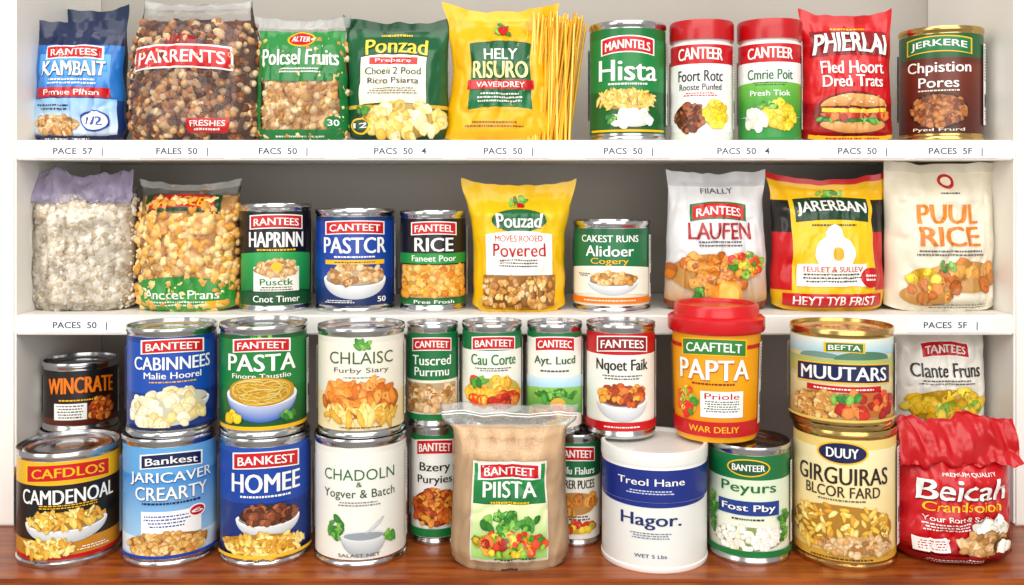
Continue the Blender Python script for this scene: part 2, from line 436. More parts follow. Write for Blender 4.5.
    if flap:
        fy0,fy1,fw,fc,fm,th=flap
        n=60;m=20;vs=[]
        for side in(0,1):
            for j in range(m+1):
                q=j/m;zz=H*(fy0+(fy1-fy0)*q)
                for i in range(n+1):
                    u=-1+2*i/n
                    bul=math.sin(math.pi*min(1,q*1.0))**.5*th*(.6+.4*math.cos(u*2.6+sd))
                    dy=bul*(-1 if side==0 else .8)+.006*noise.noise((u*2.2+sd,q*2.2,side))+.003*noise.noise((u*9+sd,q*2.5+u*3,side+4))+.0015*math.sin(u*13+sd+q*5)
                    yy=-T*.62*(1-q*.8)-.003+dy
                    vs.append((u*W*fw*(1-.05*q+.03*noise.noise((q*4,u,sd))),yy,zz+.009*noise.noise((u*2.3,sd,q))+.004*noise.noise((u*7,sd,q*2))+ear*.6*abs(u)**3*q))
        fs=[];o=(n+1)*(m+1)
        for j in range(m):
            for i in range(n):
                a=j*(n+1)+i;fs.append((a,a+1,a+n+2,a+n+1));fs.append((o+a,o+a+n+1,o+a+n+2,o+a+1))
            for i in(0,n):
                a=j*(n+1)+i;fs.append((a,a+n+1,o+a+n+1,o+a))
        for i in range(n): fs.append((i,o+i,o+i+1,i+1));a=m*(n+1)+i;fs.append((a,a+1,o+a+1,o+a))
        acc.add(vs,fs,[C(fc)]*len(fs),fm)
    if extra: extra(acc,W,H,T,rr,P)
    return acc.build(name,(X,yc,ZC+base),rot,tilt,60)
S1=.050;S2=-.125;S3=-.336
# ================= ROW 1
def d(L):
    L.R_(0,.45,1.6,.34,'1f74cc','5aaaea');L.ban(0,.27,1.2,.09,'RANTEES',RED,WH,WH,.01)
    L.T('KAMBAIT',0,.4,1.4,.12,WH,.03,out=NV);L.P(0,.51,1.2,.06,2,WH);L.R_(0,.6,1.6,.08,RED);L.T('Prmue Plhan',0,.6,1.2,.045,WH)
    L.R_(0,.8,1.8,.3,'d9e8f4','8fc0ea');L.F('nuts',-.3,.86,.9,.14);L.E(.5,.83,.55,.17,BL);L.E(.5,.83,.47,.145,WH);L.T('1/2',.5,.83,.3,.07,BL,.03)
    L.P(-.35,.72,.8,.06,2,NV);L.R_(0,.965,1.8,.05,NV);L.P(-.1,.965,1.2,.03,1,WH)
bag('blue_snack_bag',27,121,20,S1,.05,.024,d,[(0,'16254a'),(.2,'1f6fc0'),(.66,'1a3f86','16254a')],ear=.004,wr=.003)
bag('navy_snack_bag',36,126,7,S1,.115,.018,None,[(0,'1a2c4e'),(.15,'1d2438')],ear=.006,wr=.003)
def d(L):
    L.E(-.1,.29,.5,.1,'8a0e16');L.R_(-.1,.42,1.5,.17,WH,arch=.02);L.R_(-.1,.42,1.44,.145,RED,'d4202a',arch=.02);L.T('PARRENTS',-.1,.42,1.3,.09,WH,.03,arch=.02)
    L.R_(.3,.89,.6,.1,RED);L.T('FRESHES',.3,.875,.5,.04,WH);L.P(.3,.915,.5,.03,1,WH)
bag('clear_bag_of_nuts',122,260,2,S1,.052,.036,d,[(0,WH)],outline=[(0,.92),(.15,1),(.6,.97),(.85,.85),(1,.8)],fill=FIL_FULL,wr=.003,ear=.006,
    clear=dict(base='5a321c',fill=.88,n=640,r=.0044,el=1.25,zip=(ZIPG,.95),cols=['8a5430','a8714a','65391f','c08d60','d0a87a','744226','dcbe96']))
def d(L):
    L.R_(0,.3,1.9,.4,'1c7836','2c8a3f',arch=.0,archb=-.02)
    L.E(0,.17,.62,.13,YE);L.E(0,.17,.54,.11,RED);L.T('ALTER',0,.17,.4,.05,WH,.03)
    L.T('Polcsel Fruits',0,.32,1.65,.13,WH,.025);L.P(0,.43,1.1,.05,2,WH)
    L.R_(0,.95,1.9,.09,GR);L.P(0,.955,1.2,.03,1,WH)
    L.R_(-.9,.7,.14,.5,'1c7836');L.R_(.9,.7,.14,.5,'1c7836')
    L.E(.7,.85,.34,.11,GR);L.T('30',.7,.85,.2,.05,WH,.03)
bag('clear_bag_of_granola',252,349,18,S1,.05,.025,d,[(0,WH)],ear=.004,wr=.0022,
    clear=dict(base='b98444',fill=.84,n=430,r=.0042,el=1.3,zip=(ZIPG,.92),cols=['e2b876','d6a258','ecca94','c68c44','f2d8aa'],rough=.4))
def d(L):
    L.T('Ponzad',0,.22,1.2,.13,'f8d64a',.03,arch=.02,out='06301a');L.P(0,.11,.6,.04,1,YE)
    L.R_(-.05,.5,1.3,.4,CR,'fbf5e2',arch=.02);L.R_(-.05,.335,.95,.06,RED);L.T('Prepare',-.05,.335,.7,.04,WH)
    L.T('Choeii 2 Pood',-.05,.42,1.1,.06,DG,.02);L.T('Ricro Psiarta',-.05,.5,1,.05,'333333');L.P(-.05,.585,1,.06,3,'555555')
    L.F('shell',.12,.83,1.45,.27,size=1.25);L.oval(-.66,.87,.3,.1,'12',DG,WH,YE);L.F('leaf',-.6,.73,.3,.08,n=6,base=0)
bag('green_pasta_shell_bag',339,453,18,S1,.05,.028,d,[(0,'0c4526'),(.08,'0f5630'),(.7,'dcb23e'),(.73,'0e4527')],ear=.01,wr=.0025,outline=[(0,.86),(.15,.9),(.6,.88),(.85,.9),(1,1.0)])
def d(L):
    L.R_(0,.5,1.3,.54,'e0ac08');L.R_(0,.51,1.2,.5,'147040','0e5830',arch=.02);L.T('HELY',0,.34,.65,.08,WH,.03)
    L.T('RISURO',0,.46,1.1,.13,'fbe9a0',.03,out='0a3a20');L.R_(0,.575,1.3,.07,RED);L.T('VAVERDREY',0,.575,.95,.04,WH,.02);L.P(0,.67,.9,.08,3,WH)
    L.P(-.1,.87,1.1,.06,2,'7a4a10');L.F('leaf',0,.16,.5,.1,n=7,base=0);L.E(.05,.16,.2,.08,RED)
def sticks(acc,W,H,T,rr,P):
    for i in range(260):
        a=rr.uniform(-.02,.17);bx=W*(.45+rr.random()*.72);by=rr.uniform(-.014,.02);ln=H*rr.uniform(.86,.99)
        r=.0013;c=C(rr.choice(['f0b830','f6c948','e2a020','f9d670']));vs=[]
        for z in (0.001,1):
            for q in range(6):
                t=q*math.pi/3
                vs.append((bx+r*math.cos(t)+(math.sin(a)*ln if z==1 else 0),by+r*math.sin(t),ln*math.cos(a) if z==1 else z))
        fs=[(q,(q+1)%6,6+(q+1)%6,6+q) for q in range(6)]+[(5,4,3,2,1,0),(6,7,8,9,10,11)]
        acc.add(vs,fs,[c]*8,FOODM)
bag('spaghetti_bag',441,560,6,S1,.05,.024,d,[(0,'efb915'),(.08,'eeb00a')],ear=.01,wr=.0032,outline=[(0,1.0),(.15,.92),(.55,.82),(.85,.88),(1,1.0)],extra=sticks)
def d(L):
    L.ban(0,.18,1.4,.14,'MANNTELS',RED,WH,WH,.03);L.T('Hista',0,.4,1.6,.2,WH,.03);L.P(0,.53,1.2,.04,1,WH)
    L.F('penne',-.05,.68,1.5,.18);L.F('egg',.15,.86,.9,.15,size=1.3);L.F('leaf',-.45,.86,.3,.07,n=6,base=0);L.R_(0,.975,2.2,.02,YE)
can('pasta_can',588,667,20,S1,.052,d,[(0,'0f7032'),(.1,'10803a'),(.6,'0c5f28')])
def d(L):
    L.T('CANTEER',0,.11,1.5,.13,WH,.03,arch=.015);L.T('Foort Rotc',0,.34,1.5,.12,'222222');L.T('Rooste Punfed',0,.46,1.4,.07,'444444');L.P(0,.54,1.2,.05,2,RED)
    L.F('meat',-.35,.79,1.0,.28);L.F('lemon',.5,.75,.7,.28,size=.9)
can('plastic_jar',669,734,18,S1,.045,d,[(0,RED),(.21,WH),(.94,'dfe6da')],kind='jar',lid='b80a12')
def d(L):
    L.T('CANTEER',0,.11,1.5,.12,WH,.03,arch=.015);L.R_(0,.62,3,.36,'2f8e34','6cb83e',arch=.03);L.T('Cmrie Poit',0,.33,1.5,.11,'1c6a34',.02);L.P(0,.43,1.2,.05,2,'333333')
    L.T('Presh Tiok',0,.53,1.3,.06,WH);L.F('lemon',.3,.77,1.0,.28);L.F('egg',-.45,.81,.7,.2);L.F('leaf',-.1,.67,.5,.08,n=8,base=0)
can('plastic_jar',737,802,17,S1,.045,d,[(0,RED),(.2,WH),(.79,'2f8a3a')],kind='jar',lid='b80a12')
def d(L):
    L.R_(0,.24,1.75,.2,'8a0a12',arch=.02);L.T('PHIERLAI',0,.24,1.6,.16,WH,.03,arch=.03,out='101010',shear=.15);L.P(0,.11,.8,.03,1,YE)
    L.T('Fled Hoort',0,.42,1.4,.1,WH,.025);L.T('Dred Trats',0,.53,1.35,.09,WH,.025)
    L.E(0,.78,1.65,.34,'7a0e12');L.E(0,.87,1.4,.12,'c98a45','e0ac68');L.F('leaf',0,.82,1.4,.06,n=30,base='2f7a2a');L.F('tomato',0,.79,1.3,.06,n=18);L.R_(0,.755,1.35,.03,'f4c838',arch=-.01);L.E(0,.73,1.4,.2,'c07a34','e8b06a','up')
    for i in range(14): L.blob(L.X(L.rnd.uniform(-.5,.5)),L.Y(.67+L.rnd.uniform(-.02,.03)),.0012,.0007,0,'f8e8c0')
    L.R_(0,.965,1.75,.04,YE);L.P(0,.965,1.3,.03,1,RED)
bag('red_snack_bag',804,899,11,S1,.048,.026,d,[(0,'c8141a'),(.06,'cc1018'),(.7,'a80c14')],ear=.01,wr=.0024,outline=[(0,.98),(.2,.95),(.6,.92),(.85,.94),(1,1.0)])
def d(L):
    L.ban(0,.13,1.6,.14,'JERKERE','14703a',WH,YE,.03);L.T('Chpistion',0,.35,1.6,.14,WH,.02);L.T('Pores',0,.49,.95,.1,WH,.02);L.P(0,.57,1.3,.03,1,CR)
    L.E(0,.77,1.45,.36,'2a140c');L.F('beans',0,.77,1.2,.3,size=1.2);L.T('Pyed Frurd',0,.965,1.2,.04,CR)
can('bean_can',900,981,25,S1,.052,d,[(0,'1b5a30'),(.24,'5e2412'),(.3,'702a18','4a1a10')],metal=GOLD)
# ================= ROW 2
bag('clear_bag_of_flour',20,131,186,S2,.055,.034,None,[(0,WH)],outline=[(0,.92),(.15,1),(.7,1),(.9,.98),(1,1.0)],fill=[(0,.75),(.1,1),(.75,1),(.93,.6),(1,.12)],wr=.0035,
    clear=dict(base='eee4d4',fill=.94,n=1100,r=.0028,el=1.15,cols=['f6eee0','eee2d0','fcf7ec','e4d6c0','d4c2a4'],rough=.5),flap=(.88,1.12,1.04,'b9a9c6',ZIP,.004))
def d(L):
    L.R_(-.05,.17,1.55,.14,DG,arch=.03);L.R_(-.05,.155,1.3,.1,RED,arch=.03);L.T('FANCEES',-.05,.155,1.15,.065,YE,.03,arch=.03)
    L.R_(0,.88,1.86,.22,'3a9a3c','2a8434',arch=.05,archb=0);L.T('Anccet Prans',0,.86,1.4,.07,WH);L.P(0,.93,1.4,.05,2,WH);L.R_(.65,.94,.35,.06,YE)
bag('clear_bag_of_cereal',132,237,181,S2,.05,.032,d,[(0,WH)],outline=[(0,.97),(.15,1),(.6,.97),(.85,.94),(1,.98)],fill=FIL_FULL,wr=.003,ear=.006,
    clear=dict(base='cc9448',fill=.89,n=560,r=.0050,el=1.3,zip=(ZIPG,.95),cols=['ecba68','e0a64e','f3ce8a','d6983e','f8dca0'],rough=.4))
def d(L):
    L.ban(0,.12,1.5,.13,'RANTEES',RED,WH,WH,.015);L.T('HAPRINN',0,.3,1.6,.16,WH,.03);L.P(0,.41,1.2,.04,1,YE)
    L.R_(0,.66,2.4,.4,'147a3a','28a050',arch=.03);L.R_(.0,.72,1.3,.26,'f6f2e4');L.F('nuts',0,.61,1.1,.18);L.E(0,.59,.3,.1,YE);L.T('Pusctk',0,.75,.9,.07,GR,.02);L.P(0,.82,1,.05,2,'333333')
    L.T('Cnot Timer',0,.93,1.3,.07,WH)
can('bean_can',239,312,203,S2,.052,d,[(0,BK),(.5,'0f3a20'),(.86,'15502c')])
def d(L):
    L.ban(0,.13,1.55,.13,'CANTEET',RED,WH,WH,.015);L.T('PASTCR',0,.32,1.7,.18,WH,.03);L.P(0,.45,1.3,.04,1,WH);L.R_(0,.51,1.6,.05,YE);L.P(0,.51,1.2,.03,1,NV)
    L.bowl(-.0,.7,1.7,.3,'nuts',size=1.1);L.P(-.4,.95,.8,.04,2,WH);L.T('50',.7,.93,.25,.06,WH,.03)
can('mixed_nut_can',315,396,208,S2,.052,d,[(0,'12306a'),(.05,BL),(.7,'103a86','0c2054')])
def d(L):
    L.ban(0,.12,1.4,.13,'FANTEEL',RED,WH,WH,.015);L.T('RICE',0,.3,1.2,.16,WH,.03);L.R_(0,.46,3,.12,'1c903a');L.T('Faneet Poor',0,.46,1.4,.07,WH)
    L.F('chick',0,.725,2.3,.38,rect=True,size=1.3);L.T('Pree Frosh',0,.96,1.2,.04,WH)
can('chickpea_can',399,467,210,S2,.052,d,[(0,BK),(.53,'4a2410'),(.92,'1d6a34')])
def d(L):
    L.F('leaf',0,.14,.35,.08,n=8,base=0);L.E(0,.17,.2,.06,RED);L.E(0,.28,1.2,.2,YE);L.E(0,.28,1.12,.18,'0f6434');L.T('Pouzad',0,.28,.9,.11,WH,.03,out='0a3a20')
    L.R_(0,.63,1.4,.48,WH,'fdfbf2',arch=.03);L.T('MOVES ROOED',0,.42,1,.05,RED,.02);L.T('Povered',0,.51,1.1,.1,'b80c18',.02);L.P(0,.61,1,.07,3,'444444')
    L.F('cereal',0,.83,1.5,.25,rect=True,n=120);L.R_(0,.975,1.6,.03,'e8b810')
bag('yellow_pasta_pouch',460,578,181,S2,.045,.028,d,[(0,'f2c210'),(.4,'efba08')],ear=.008,wr=.0022,outline=[(0,.8),(.2,.78),(.6,.79),(.82,.88),(1,1.0)])
def d(L):
    L.T('CAKEST RUNS',0,.13,1.6,.09,WH,.025);L.T('Alidoer',0,.29,1.3,.14,WH,.025);L.T('Cogery',0,.43,1.0,.1,YE,.02);
    L.R_(0,.7,2.6,.36,'f4efe0',arch=.04);L.bowl(.1,.68,1.4,.24,'cereal');L.P(-.7,.6,.4,.05,2,'333333');L.R_(0,.93,3,.08,OR);L.P(0,.93,1.4,.03,1,WH)
can('soup_can',572,651,219,S2,.05,d,[(0,'14603a'),(.08,'127040'),(.55,'eee7d6')])
def d(L):
    L.T('FIIALLY',0,.13,.7,.04,'555555');L.ban(-.02,.29,1.05,.1,'RANTEES',RED,WH,GR,.02);L.T('LAUFEN',0,.42,1.25,.12,'a8141c',.02);L.P(0,.51,1,.05,2,'444444')
    L.F('nugget',-.2,.72,1.4,.26);L.F('veg',.5,.66,.6,.16);L.E(.1,.86,.55,.17,'e8801a','f6a83a');L.E(.1,.86,.44,.135,'f9c45a');L.F('leaf',-.35,.86,.4,.1,n=8,base=0);L.P(0,.97,1.2,.03,1,WH)
bag('white_snack_bag',666,772,171,S2,.05,.03,d,[(0,'c6c8cc'),(.1,'e2e2e4'),(.66,'e8dfd2','b88a58'),(.94,'7a3a1a')],ear=.004,wr=.0034,outline=[(0,1),(.2,.97),(.6,.93),(.85,.9),(1,.95)])
def d(L):
    L.R_(-.0,.5,1.45,.84,'f6c00e');L.R_(0,.24,1.3,.17,'0a3a20',arch=.02);L.T('JARERBAN',0,.23,1.2,.1,WH,.03,arch=.02);L.F('leaf',0,.11,.4,.06,n=7,base=0);L.P(0,.345,.8,.03,1,'0d3f24')
    L.E(0,.56,.7,.28,'fdfaf0');L.E(0,.46,.34,.24,'fdfaf0');L.E(.03,.56,.2,.1,'f2a81c');L.R_(-.05,.72,1.2,.17,WH);L.T('TEULET & SULLEV',-.05,.675,1.05,.04,RED,.02);L.P(-.05,.74,1.05,.08,3,'333333')
    L.E(.62,.74,.36,.15,RED);L.P(.62,.74,.24,.06,2,WH);L.R_(0,.91,1.7,.1,RED);L.T('HEYT TYB FRIST',0,.91,1.4,.06,WH,.025)
bag('yellow_snack_bag',770,895,174,S2,.048,.031,d,[(0,'c8141c'),(.04,'efb80c'),(.16,'1a1614'),(.4,'c00c16'),(.84,'dcac14')],ear=.01,wr=.0026,outline=[(0,.9),(.2,.92),(.6,.89),(.85,.92),(1,1.0)])
def d(L):
    L.E(.1,.12,.3,.1,RED);L.E(.1,.12,.2,.06,CR);L.P(.1,.2,.5,.02,1,'333333');L.T('PUUL',.02,.34,1.1,.13,'e08008',.035);L.T('RICE',.02,.49,1.05,.13,'de7806',.035);L.P(.02,.6,1.2,.05,2,'555555')
    L.F('nugget',.3,.76,1.2,.2,n=16,size=1.15);L.F('lemon',-.45,.78,.5,.15,n=6);L.F('nugget',-.4,.88,.8,.14,n=9,size=1.1);L.F('leaf',-.1,.69,.3,.06,n=6,base=0);L.P(.2,.95,1.1,.04,2,'666666')
bag('white_nugget_bag',889,1003,162,S2,.045,.030,d,[(0,'d6cfbc'),(.06,'e8dfca')],ear=.004,wr=.0036,outline=[(0,.98),(.2,.97),(.6,.96),(.85,.97),(1,1.0)])
# ================= LOWER: back supports
YF=-.065;ZS=-.222
def plain(L): L.ban(0,.3,1.5,.15,'BEANS');L.F('beans',0,.7,1.2,.3)
can('bean_can',42,118,0,S3,.055,plain,[(0,DG)],ztop=-.248)
can('bean_can',906,982,0,S3,.055,plain,[(0,BL)],ztop=-.2505)
def d(L):
    L.T('WINCRATE',0,.3,1.9,.3,OR,.035,arch=.04,out='4a1606');L.P(0,.54,1.4,.06,1,YE);L.R_(-.3,.75,.9,.3,WH);L.P(-.3,.75,.8,.26,5,'222222');L.F('stew',.55,.72,.7,.36)
can('black_bean_can',45,117,352,-.248,.055,d,[(0,BK),(.1,'20100c'),(.88,'5a1a0e')])
def d(L):
    L.ban(0,.17,1.0,.13,'TANTEES',RED,WH,WH,.02);L.T('Clante Fruns',0,.36,1.5,.14,'222222',.018);L.P(0,.48,1.2,.06,2,'555555');L.F('squash',0,.72,1.5,.32,size=1.15);L.P(0,.95,1.2,.03,1,'444444')
bag('white_squash_bag',898,991,0,-.2505,.05,.026,d,[(0,'ece9e0'),(.9,'e6e0c8')],zt=-.149,wr=.002,outline=[(0,.97),(.2,1),(.8,.98),(1,.98)],fill=[(0,.6),(.1,.95),(.5,1),(.85,.7),(1,.1)])
# ---- bottom row
def d(L):
    L.ban(0,.13,1.7,.16,'CAFDLOS',RED,YE,'f4c010',.02);L.T('CAMDENOAL',0,.36,1.95,.15,WH,.025);L.P(0,.46,1.4,.05,2,YE)
    L.bowl(-.05,.64,1.7,.26,'pasta');L.F('pasta',-.45,.88,1.0,.16);L.P(.5,.9,.7,.05,2,WH)
can('pasta_can',20,119,0,S3,-.064,d,[(0,'e8b41a'),(.24,BK),(.6,'2a1c10'),(.8,'c8861a'),(.96,RED)],ztop=-.234)
def d(L):
    L.ban(0,.13,1.3,.11,'Bankest',NV,WH,WH,.02);L.T('JARICAVER',0,.28,1.9,.12,WH,.02,out='12408a');L.T('CREARTY',0,.41,1.6,.12,WH,.02,out='12408a');
    L.P(0,.5,1.4,.04,1,NV);L.R_(0,.68,1.3,.22,WH);L.P(-.1,.66,1,.12,4,BL);L.oval(.55,.6,.35,.09,'6',RED);L.F('cereal',-.1,.87,1.7,.2);L.R_(0,.975,2.8,.03,BL)
can('oatmeal_can',124,217,0,S3,YF,d,[(0,'5ea4dc'),(.25,'2e86d0','a0ccee'),(.8,'dcecf8')],ztop=ZS)
def d(L):
    L.ban(0,.13,1.5,.13,'BANKEST',RED,WH,WH,.02);L.T('HOMEE',0,.32,1.6,.17,WH,.03);L.P(0,.44,1.3,.04,1,WH);L.bowl(.05,.65,1.5,.22,'meat');L.F('meat',.05,.58,1.0,.12);L.F('pasta',-.1,.88,1.8,.2);L.R_(0,.975,2.6,.03,'f0c030')
can('stew_can',220,311,0,S3,YF,d,[(0,'1c4caa'),(.05,BL),(.5,'0e2f7a'),(.93,NV)],ztop=ZS)
def d(L):
    L.T('CHADOLN',0,.24,1.65,.1,'2f6a3a',.004);L.T('&',0,.325,.12,.045,'2f6a3a');L.T('Yogver & Batch',0,.42,1.65,.1,'1f4a2c',.004);L.P(0,.5,1.1,.05,2,'777777')
    L.E(.1,.79,1.0,.38,'a4a9ae','e6e8e8','low');L.E(.1,.79,1.0,.1,'dcdfe0');L.E(.1,.79,.86,.07,'969da4');L.blob(L.X(.35),L.Y(.7),.011,.0016,.7,'c4c8cc');L.F('leaf',-.5,.72,.4,.2,n=14,base=0);L.F('leaf',.7,.8,.2,.1,n=5,base=0)
    L.T('SALAST NET',0,.96,.9,.03,'555555')
can('yogurt_powder_can',314,408,0,S3,YF,d,[(0,'e8e6de'),(.05,'efede4')],ztop=ZS)
def d(L):
    L.ban(0,.13,1.6,.13,'BANTEET',RED,WH,WH,.02);L.T('Bzery',0,.32,1.3,.11,'222222',.02);L.T('Puryies',0,.44,1.5,.1,'222222',.02);L.F('stew',0,.71,1.9,.34);L.R_(0,.95,3,.08,GR)
can('bean_can',410,460,0,S3,-.030,d,[(0,GR),(.06,WH)],ztop=-.2245)
can('bean_can',464,516,0,S3,-.032,plain,[(0,GR)],ztop=-.2245)
def d(L):
    L.ban(0,.13,1.6,.13,'BANTEET',RED,WH,WH,.02);L.T('Hyfu Flalurs',0,.3,1.6,.1,WH,.02);L.T('RARER PUCES',0,.43,1.6,.09,'222222',.02);L.F('nugget',0,.63,1.6,.22,n=11);L.P(0,.78,1.3,.06,2,'333333');L.F('veg',0,.89,1.5,.1);
can('vegetable_can',551,601,0,S3,-.034,d,[(0,'1a6a3a'),(.36,'f4f0e4')],ztop=-.2305)
def d(L):
    L.E(0,.36,2.6,.10,'162a80',part='low')
    L.T('Treol Hane',0,.16,1.3,.07,WH,.018);L.P(0,.26,1.1,.05,2,'cfd8f4');L.T('Hagor.',0,.55,1.15,.16,'1b2a6a',.025);L.P(0,.69,.8,.07,3,'6a7090');L.T('WET 5 Lbs',0,.89,.6,.035,'3a4580')
can('powder_tub',600,708,0,S3,-.070,d,[(0,WH),(.04,'162a80'),(.36,'e9e9e5')],ztop=-.2305,kind='plastic',lid='e9e9e3',nut=False)
def d(L):
    L.oval(0,.12,1.0,.15,'BANTEER','12502c',WH,YE);L.T('Peyurs',0,.33,1.4,.13,'1b6a38',.02);L.R_(0,.52,1.6,.14,'1b3a8a');L.P(0,.63,1,.04,1,'333333')
    L.F('egg',0,.82,1.8,.22,size=.7,base='8a9a5a');L.F('leaf',-.95,.6,.3,.4,n=20,base=0);L.F('leaf',.95,.7,.3,.4,n=16,base=0);L.T('Fost Pby',0,.52,1.3,.085,WH,.03);L.R_(0,.965,3,.06,GR)
can('white_bean_can',708,790,0,S3,YF,d,[(0,'14703a'),(.24,'dce8cc','f2f2e4')],ztop=-.2305)
def d(L):
    L.E(0,.11,1.0,.19,YE);L.E(0,.11,.92,.165,NV);L.T('DUUY',0,.11,.6,.08,WH,.03);L.T('GIRGUIRAS',0,.3,1.9,.14,'2a1c14',.02);L.T('BLCOR FARD',0,.43,1.5,.09,'3a2c1c',.015);L.P(0,.5,1.2,.03,1,'555555')
    L.F('pasta',-.05,.73,2.1,.36,n=120);L.F('nuts',.3,.87,1.4,.14);L.P(0,.975,1.6,.03,1,'4a3418')
can('macaroni_can',793,895,0,S3,-.068,d,[(0,'ecd07a'),(.08,'f6e8b8','f2d488'),(.93,'dca83a')],metal=GOLD,ztop=-.2135)
def d(L):
    L.T('PREMIUM QUALITY',.1,.235,.9,.035,WH);L.T('Beicah',.0,.36,1.5,.18,WH,.03,out='5a060c',shear=.15);L.T('Crandsoion',-.02,.5,1.3,.08,YE,.02,shear=.15);L.T('Your Rort & Seriu',-.12,.6,1.1,.045,WH);L.P(-.3,.67,.8,.07,3,WH)
    L.E(.42,.75,.8,.3,'7a0a10');L.F('egg',.42,.68,.6,.14,size=1.1);L.F('nuts',.3,.82,.8,.2,size=1.4);L.E(.62,.84,.4,.15,'5a3018');L.E(.62,.84,.3,.11,'fbf8ee');L.R_(0,.94,1.8,.08,'8a0a10');L.P(-.2,.94,1.2,.04,2,WH);L.R_(-.55,.82,.5,.12,WH);L.P(-.55,.82,.42,.09,4,RED)
bag('red_snack_bag',901,1020,440,S3,-.068,.034,d,[(0,'b00a12'),(.1,'c40e18'),(.85,'a40a12')],outline=[(0,.95),(.2,1),(.7,.98),(1,1.0)],fill=[(0,.75),(.1,1),(.7,.95),(.9,.6),(1,.25)],wr=.003,flap=(.84,1.22,1.03,'c00e18',FOIL,.006))
# flour pouch
def d(L):
    L.R_(0,.63,1.28,.62,'e8e0cc');L.R_(0,.63,1.22,.595,'fbf8ee');L.R_(0,.465,1.22,.26,'147036','24924a');L.ban(0,.385,1.0,.08,'BANTEET',RED,WH,WH,.01);L.T('PIISTA',0,.49,.9,.1,WH,.03);L.P(0,.57,.8,.03,1,YE)
    L.R_(0,.75,1.22,.34,'9fd06a','e8f0b8');L.F('leaf',0,.69,1.0,.12,n=40,base=0,size=1.2);L.F('veg',0,.82,1.1,.13);L.F('tomato',-.3,.81,.4,.1,n=7,base=0);L.P(.1,.905,.7,.02,1,DG)
    for yy in(.045,.06): L.R_(0,yy,1.96,.006,'f0f0f0')
bag('flour_pouch',439,580,404,S3,-.089,.0245,d,[(0,WH)],outline=[(0,.84),(.12,.86),(.6,.81),(.84,.82),(.91,.97),(1,1.0)],fill=[(0,.85),(.1,1),(.7,.95),(.84,.6),(.93,.1),(1,.03)],wr=.0020,
    clear=dict(base='deb88c',fill=.87,n=0,r=.003,zip=(ZIPG,.87),cols=['b9946c']))
# ---- second level
def d(L):
    L.ban(0,.11,1.4,.13,'BANTEET',RED,WH,WH,.02);L.T('CABINNEES',0,.28,1.85,.14,WH,.025);L.T('Malie Hoorel',0,.41,1.3,.07,WH);L.P(0,.48,1.2,.03,1,YE);L.bowl(.1,.68,1.6,.22,'potato');L.F('potato',-.15,.78,1.7,.32);L.R_(0,.98,2.6,.03,NV)
can('potato_can',128,217,0,ZS,YF,d,[(0,'103688'),(.06,'124aac'),(.6,'0f3688')],ztop=-.124)
def d(L):
    L.F('leaf',0,.05,.6,.06,n=8,base=0);L.ban(0,.12,1.3,.12,'FANTEET',RED,WH,WH,.02);L.T('PASTA',0,.29,1.65,.18,WH,.03);L.T('Finore Taustlio',0,.43,1.4,.05,WH);L.bowl(0,.63,1.75,.38,'spag',body='2a5ab4',rim='e8eef8');L.F('leaf',.65,.86,.3,.08,n=6,base=0);L.F('lemon',-.65,.88,.4,.1,n=5,base=0)
can('spaghetti_can',220,308,0,ZS,YF,d,[(0,'0c5628'),(.05,'107c34'),(.55,'0d702e','0a5024'),(.96,YE)],ztop=-.122)
def d(L):
    L.F('leaf',0,.09,.4,.08,n=9,base=0);L.T('CHLAISC',0,.22,1.55,.13,'3a5a34',.012);L.T('Furby Siary',0,.36,1.3,.07,'555555',.005);L.P(0,.43,1,.03,1,'888888');L.F('orange',0,.68,1.8,.36,size=1.6);L.F('penne',.0,.83,1.8,.18,size=1.7,base=0,n=34);L.P(0,.965,1.2,.03,1,'6a4a1a')
can('rigatoni_can',317,406,0,ZS,YF,d,[(0,'e4e0d2'),(.06,'efe8d8'),(.6,'f2deac')],ztop=-.124)
def d(L):
    L.ban(0,.14,1.6,.13,'CANTEET',RED,WH,WH,.02);L.T('Tuscred',0,.31,1.6,.11,WH,.02);L.T('Purrmu',0,.44,1.4,.1,WH,.02);L.F('nuts',0,.74,2.2,.34,rect=True)
can('bean_can',406,459,0,-.2245,-.032,d,[(0,'10703a'),(.54,'f2ead6'),(.93,GR)],ztop=-.1275)
def d(L):
    L.ban(0,.13,1.5,.13,'BANTEET',RED,WH,WH,.02);L.T('Cau Corte',0,.3,1.6,.12,GR,.02);L.P(0,.41,1.3,.05,2,'444444');L.F('fruit',0,.66,1.9,.3);L.F('tomato',.4,.76,.9,.18);L.F('leaf',-.5,.55,.5,.08,n=7,base=0);L.R_(0,.95,3,.09,GR)
can('mixed_fruit_can',461,523,0,-.2245,-.035,d,[(0,'10703a'),(.2,'f2efe4')],ztop=-.126)
def d(L):
    L.ban(0,.13,1.5,.13,'CANTEEC',RED,WH,WH,.02);L.T('Ayt. Lucd',0,.3,1.6,.11,'1a5a34',.02);L.P(0,.4,1.2,.04,1,'444444');L.R_(0,.55,3,.16,'8fc8ee','cfe8f6');L.R_(0,.74,3,.28,'3f8f2a','8cc45a',arch=.03);L.F('leaf',0,.66,1.8,.12,n=26,base=0);L.E(.1,.78,.6,.2,'f09a1a','f7b83a');L.F('veg',-.2,.86,1.6,.14)
can('vegetable_can',526,583,0,-.2305,-.035,d,[(0,'10703a'),(.06,'f2efe4')],ztop=-.1265)
def d(L):
    L.ban(0,.12,1.5,.14,'FANTEES','8a0e16',WH,WH,.02);L.T('Nqoet Faik',0,.34,1.6,.15,'1c1c1c',.018);L.P(0,.45,1.2,.06,2,'555555');L.bowl(0,.68,1.6,.3,'stew');L.R_(0,.955,6,.09,RED);L.P(0,.96,1.2,.03,1,WH)
can('soup_can',585,656,0,-.2305,-.0395,d,[(0,RED),(.22,'f2efe6')],ztop=-.1255)
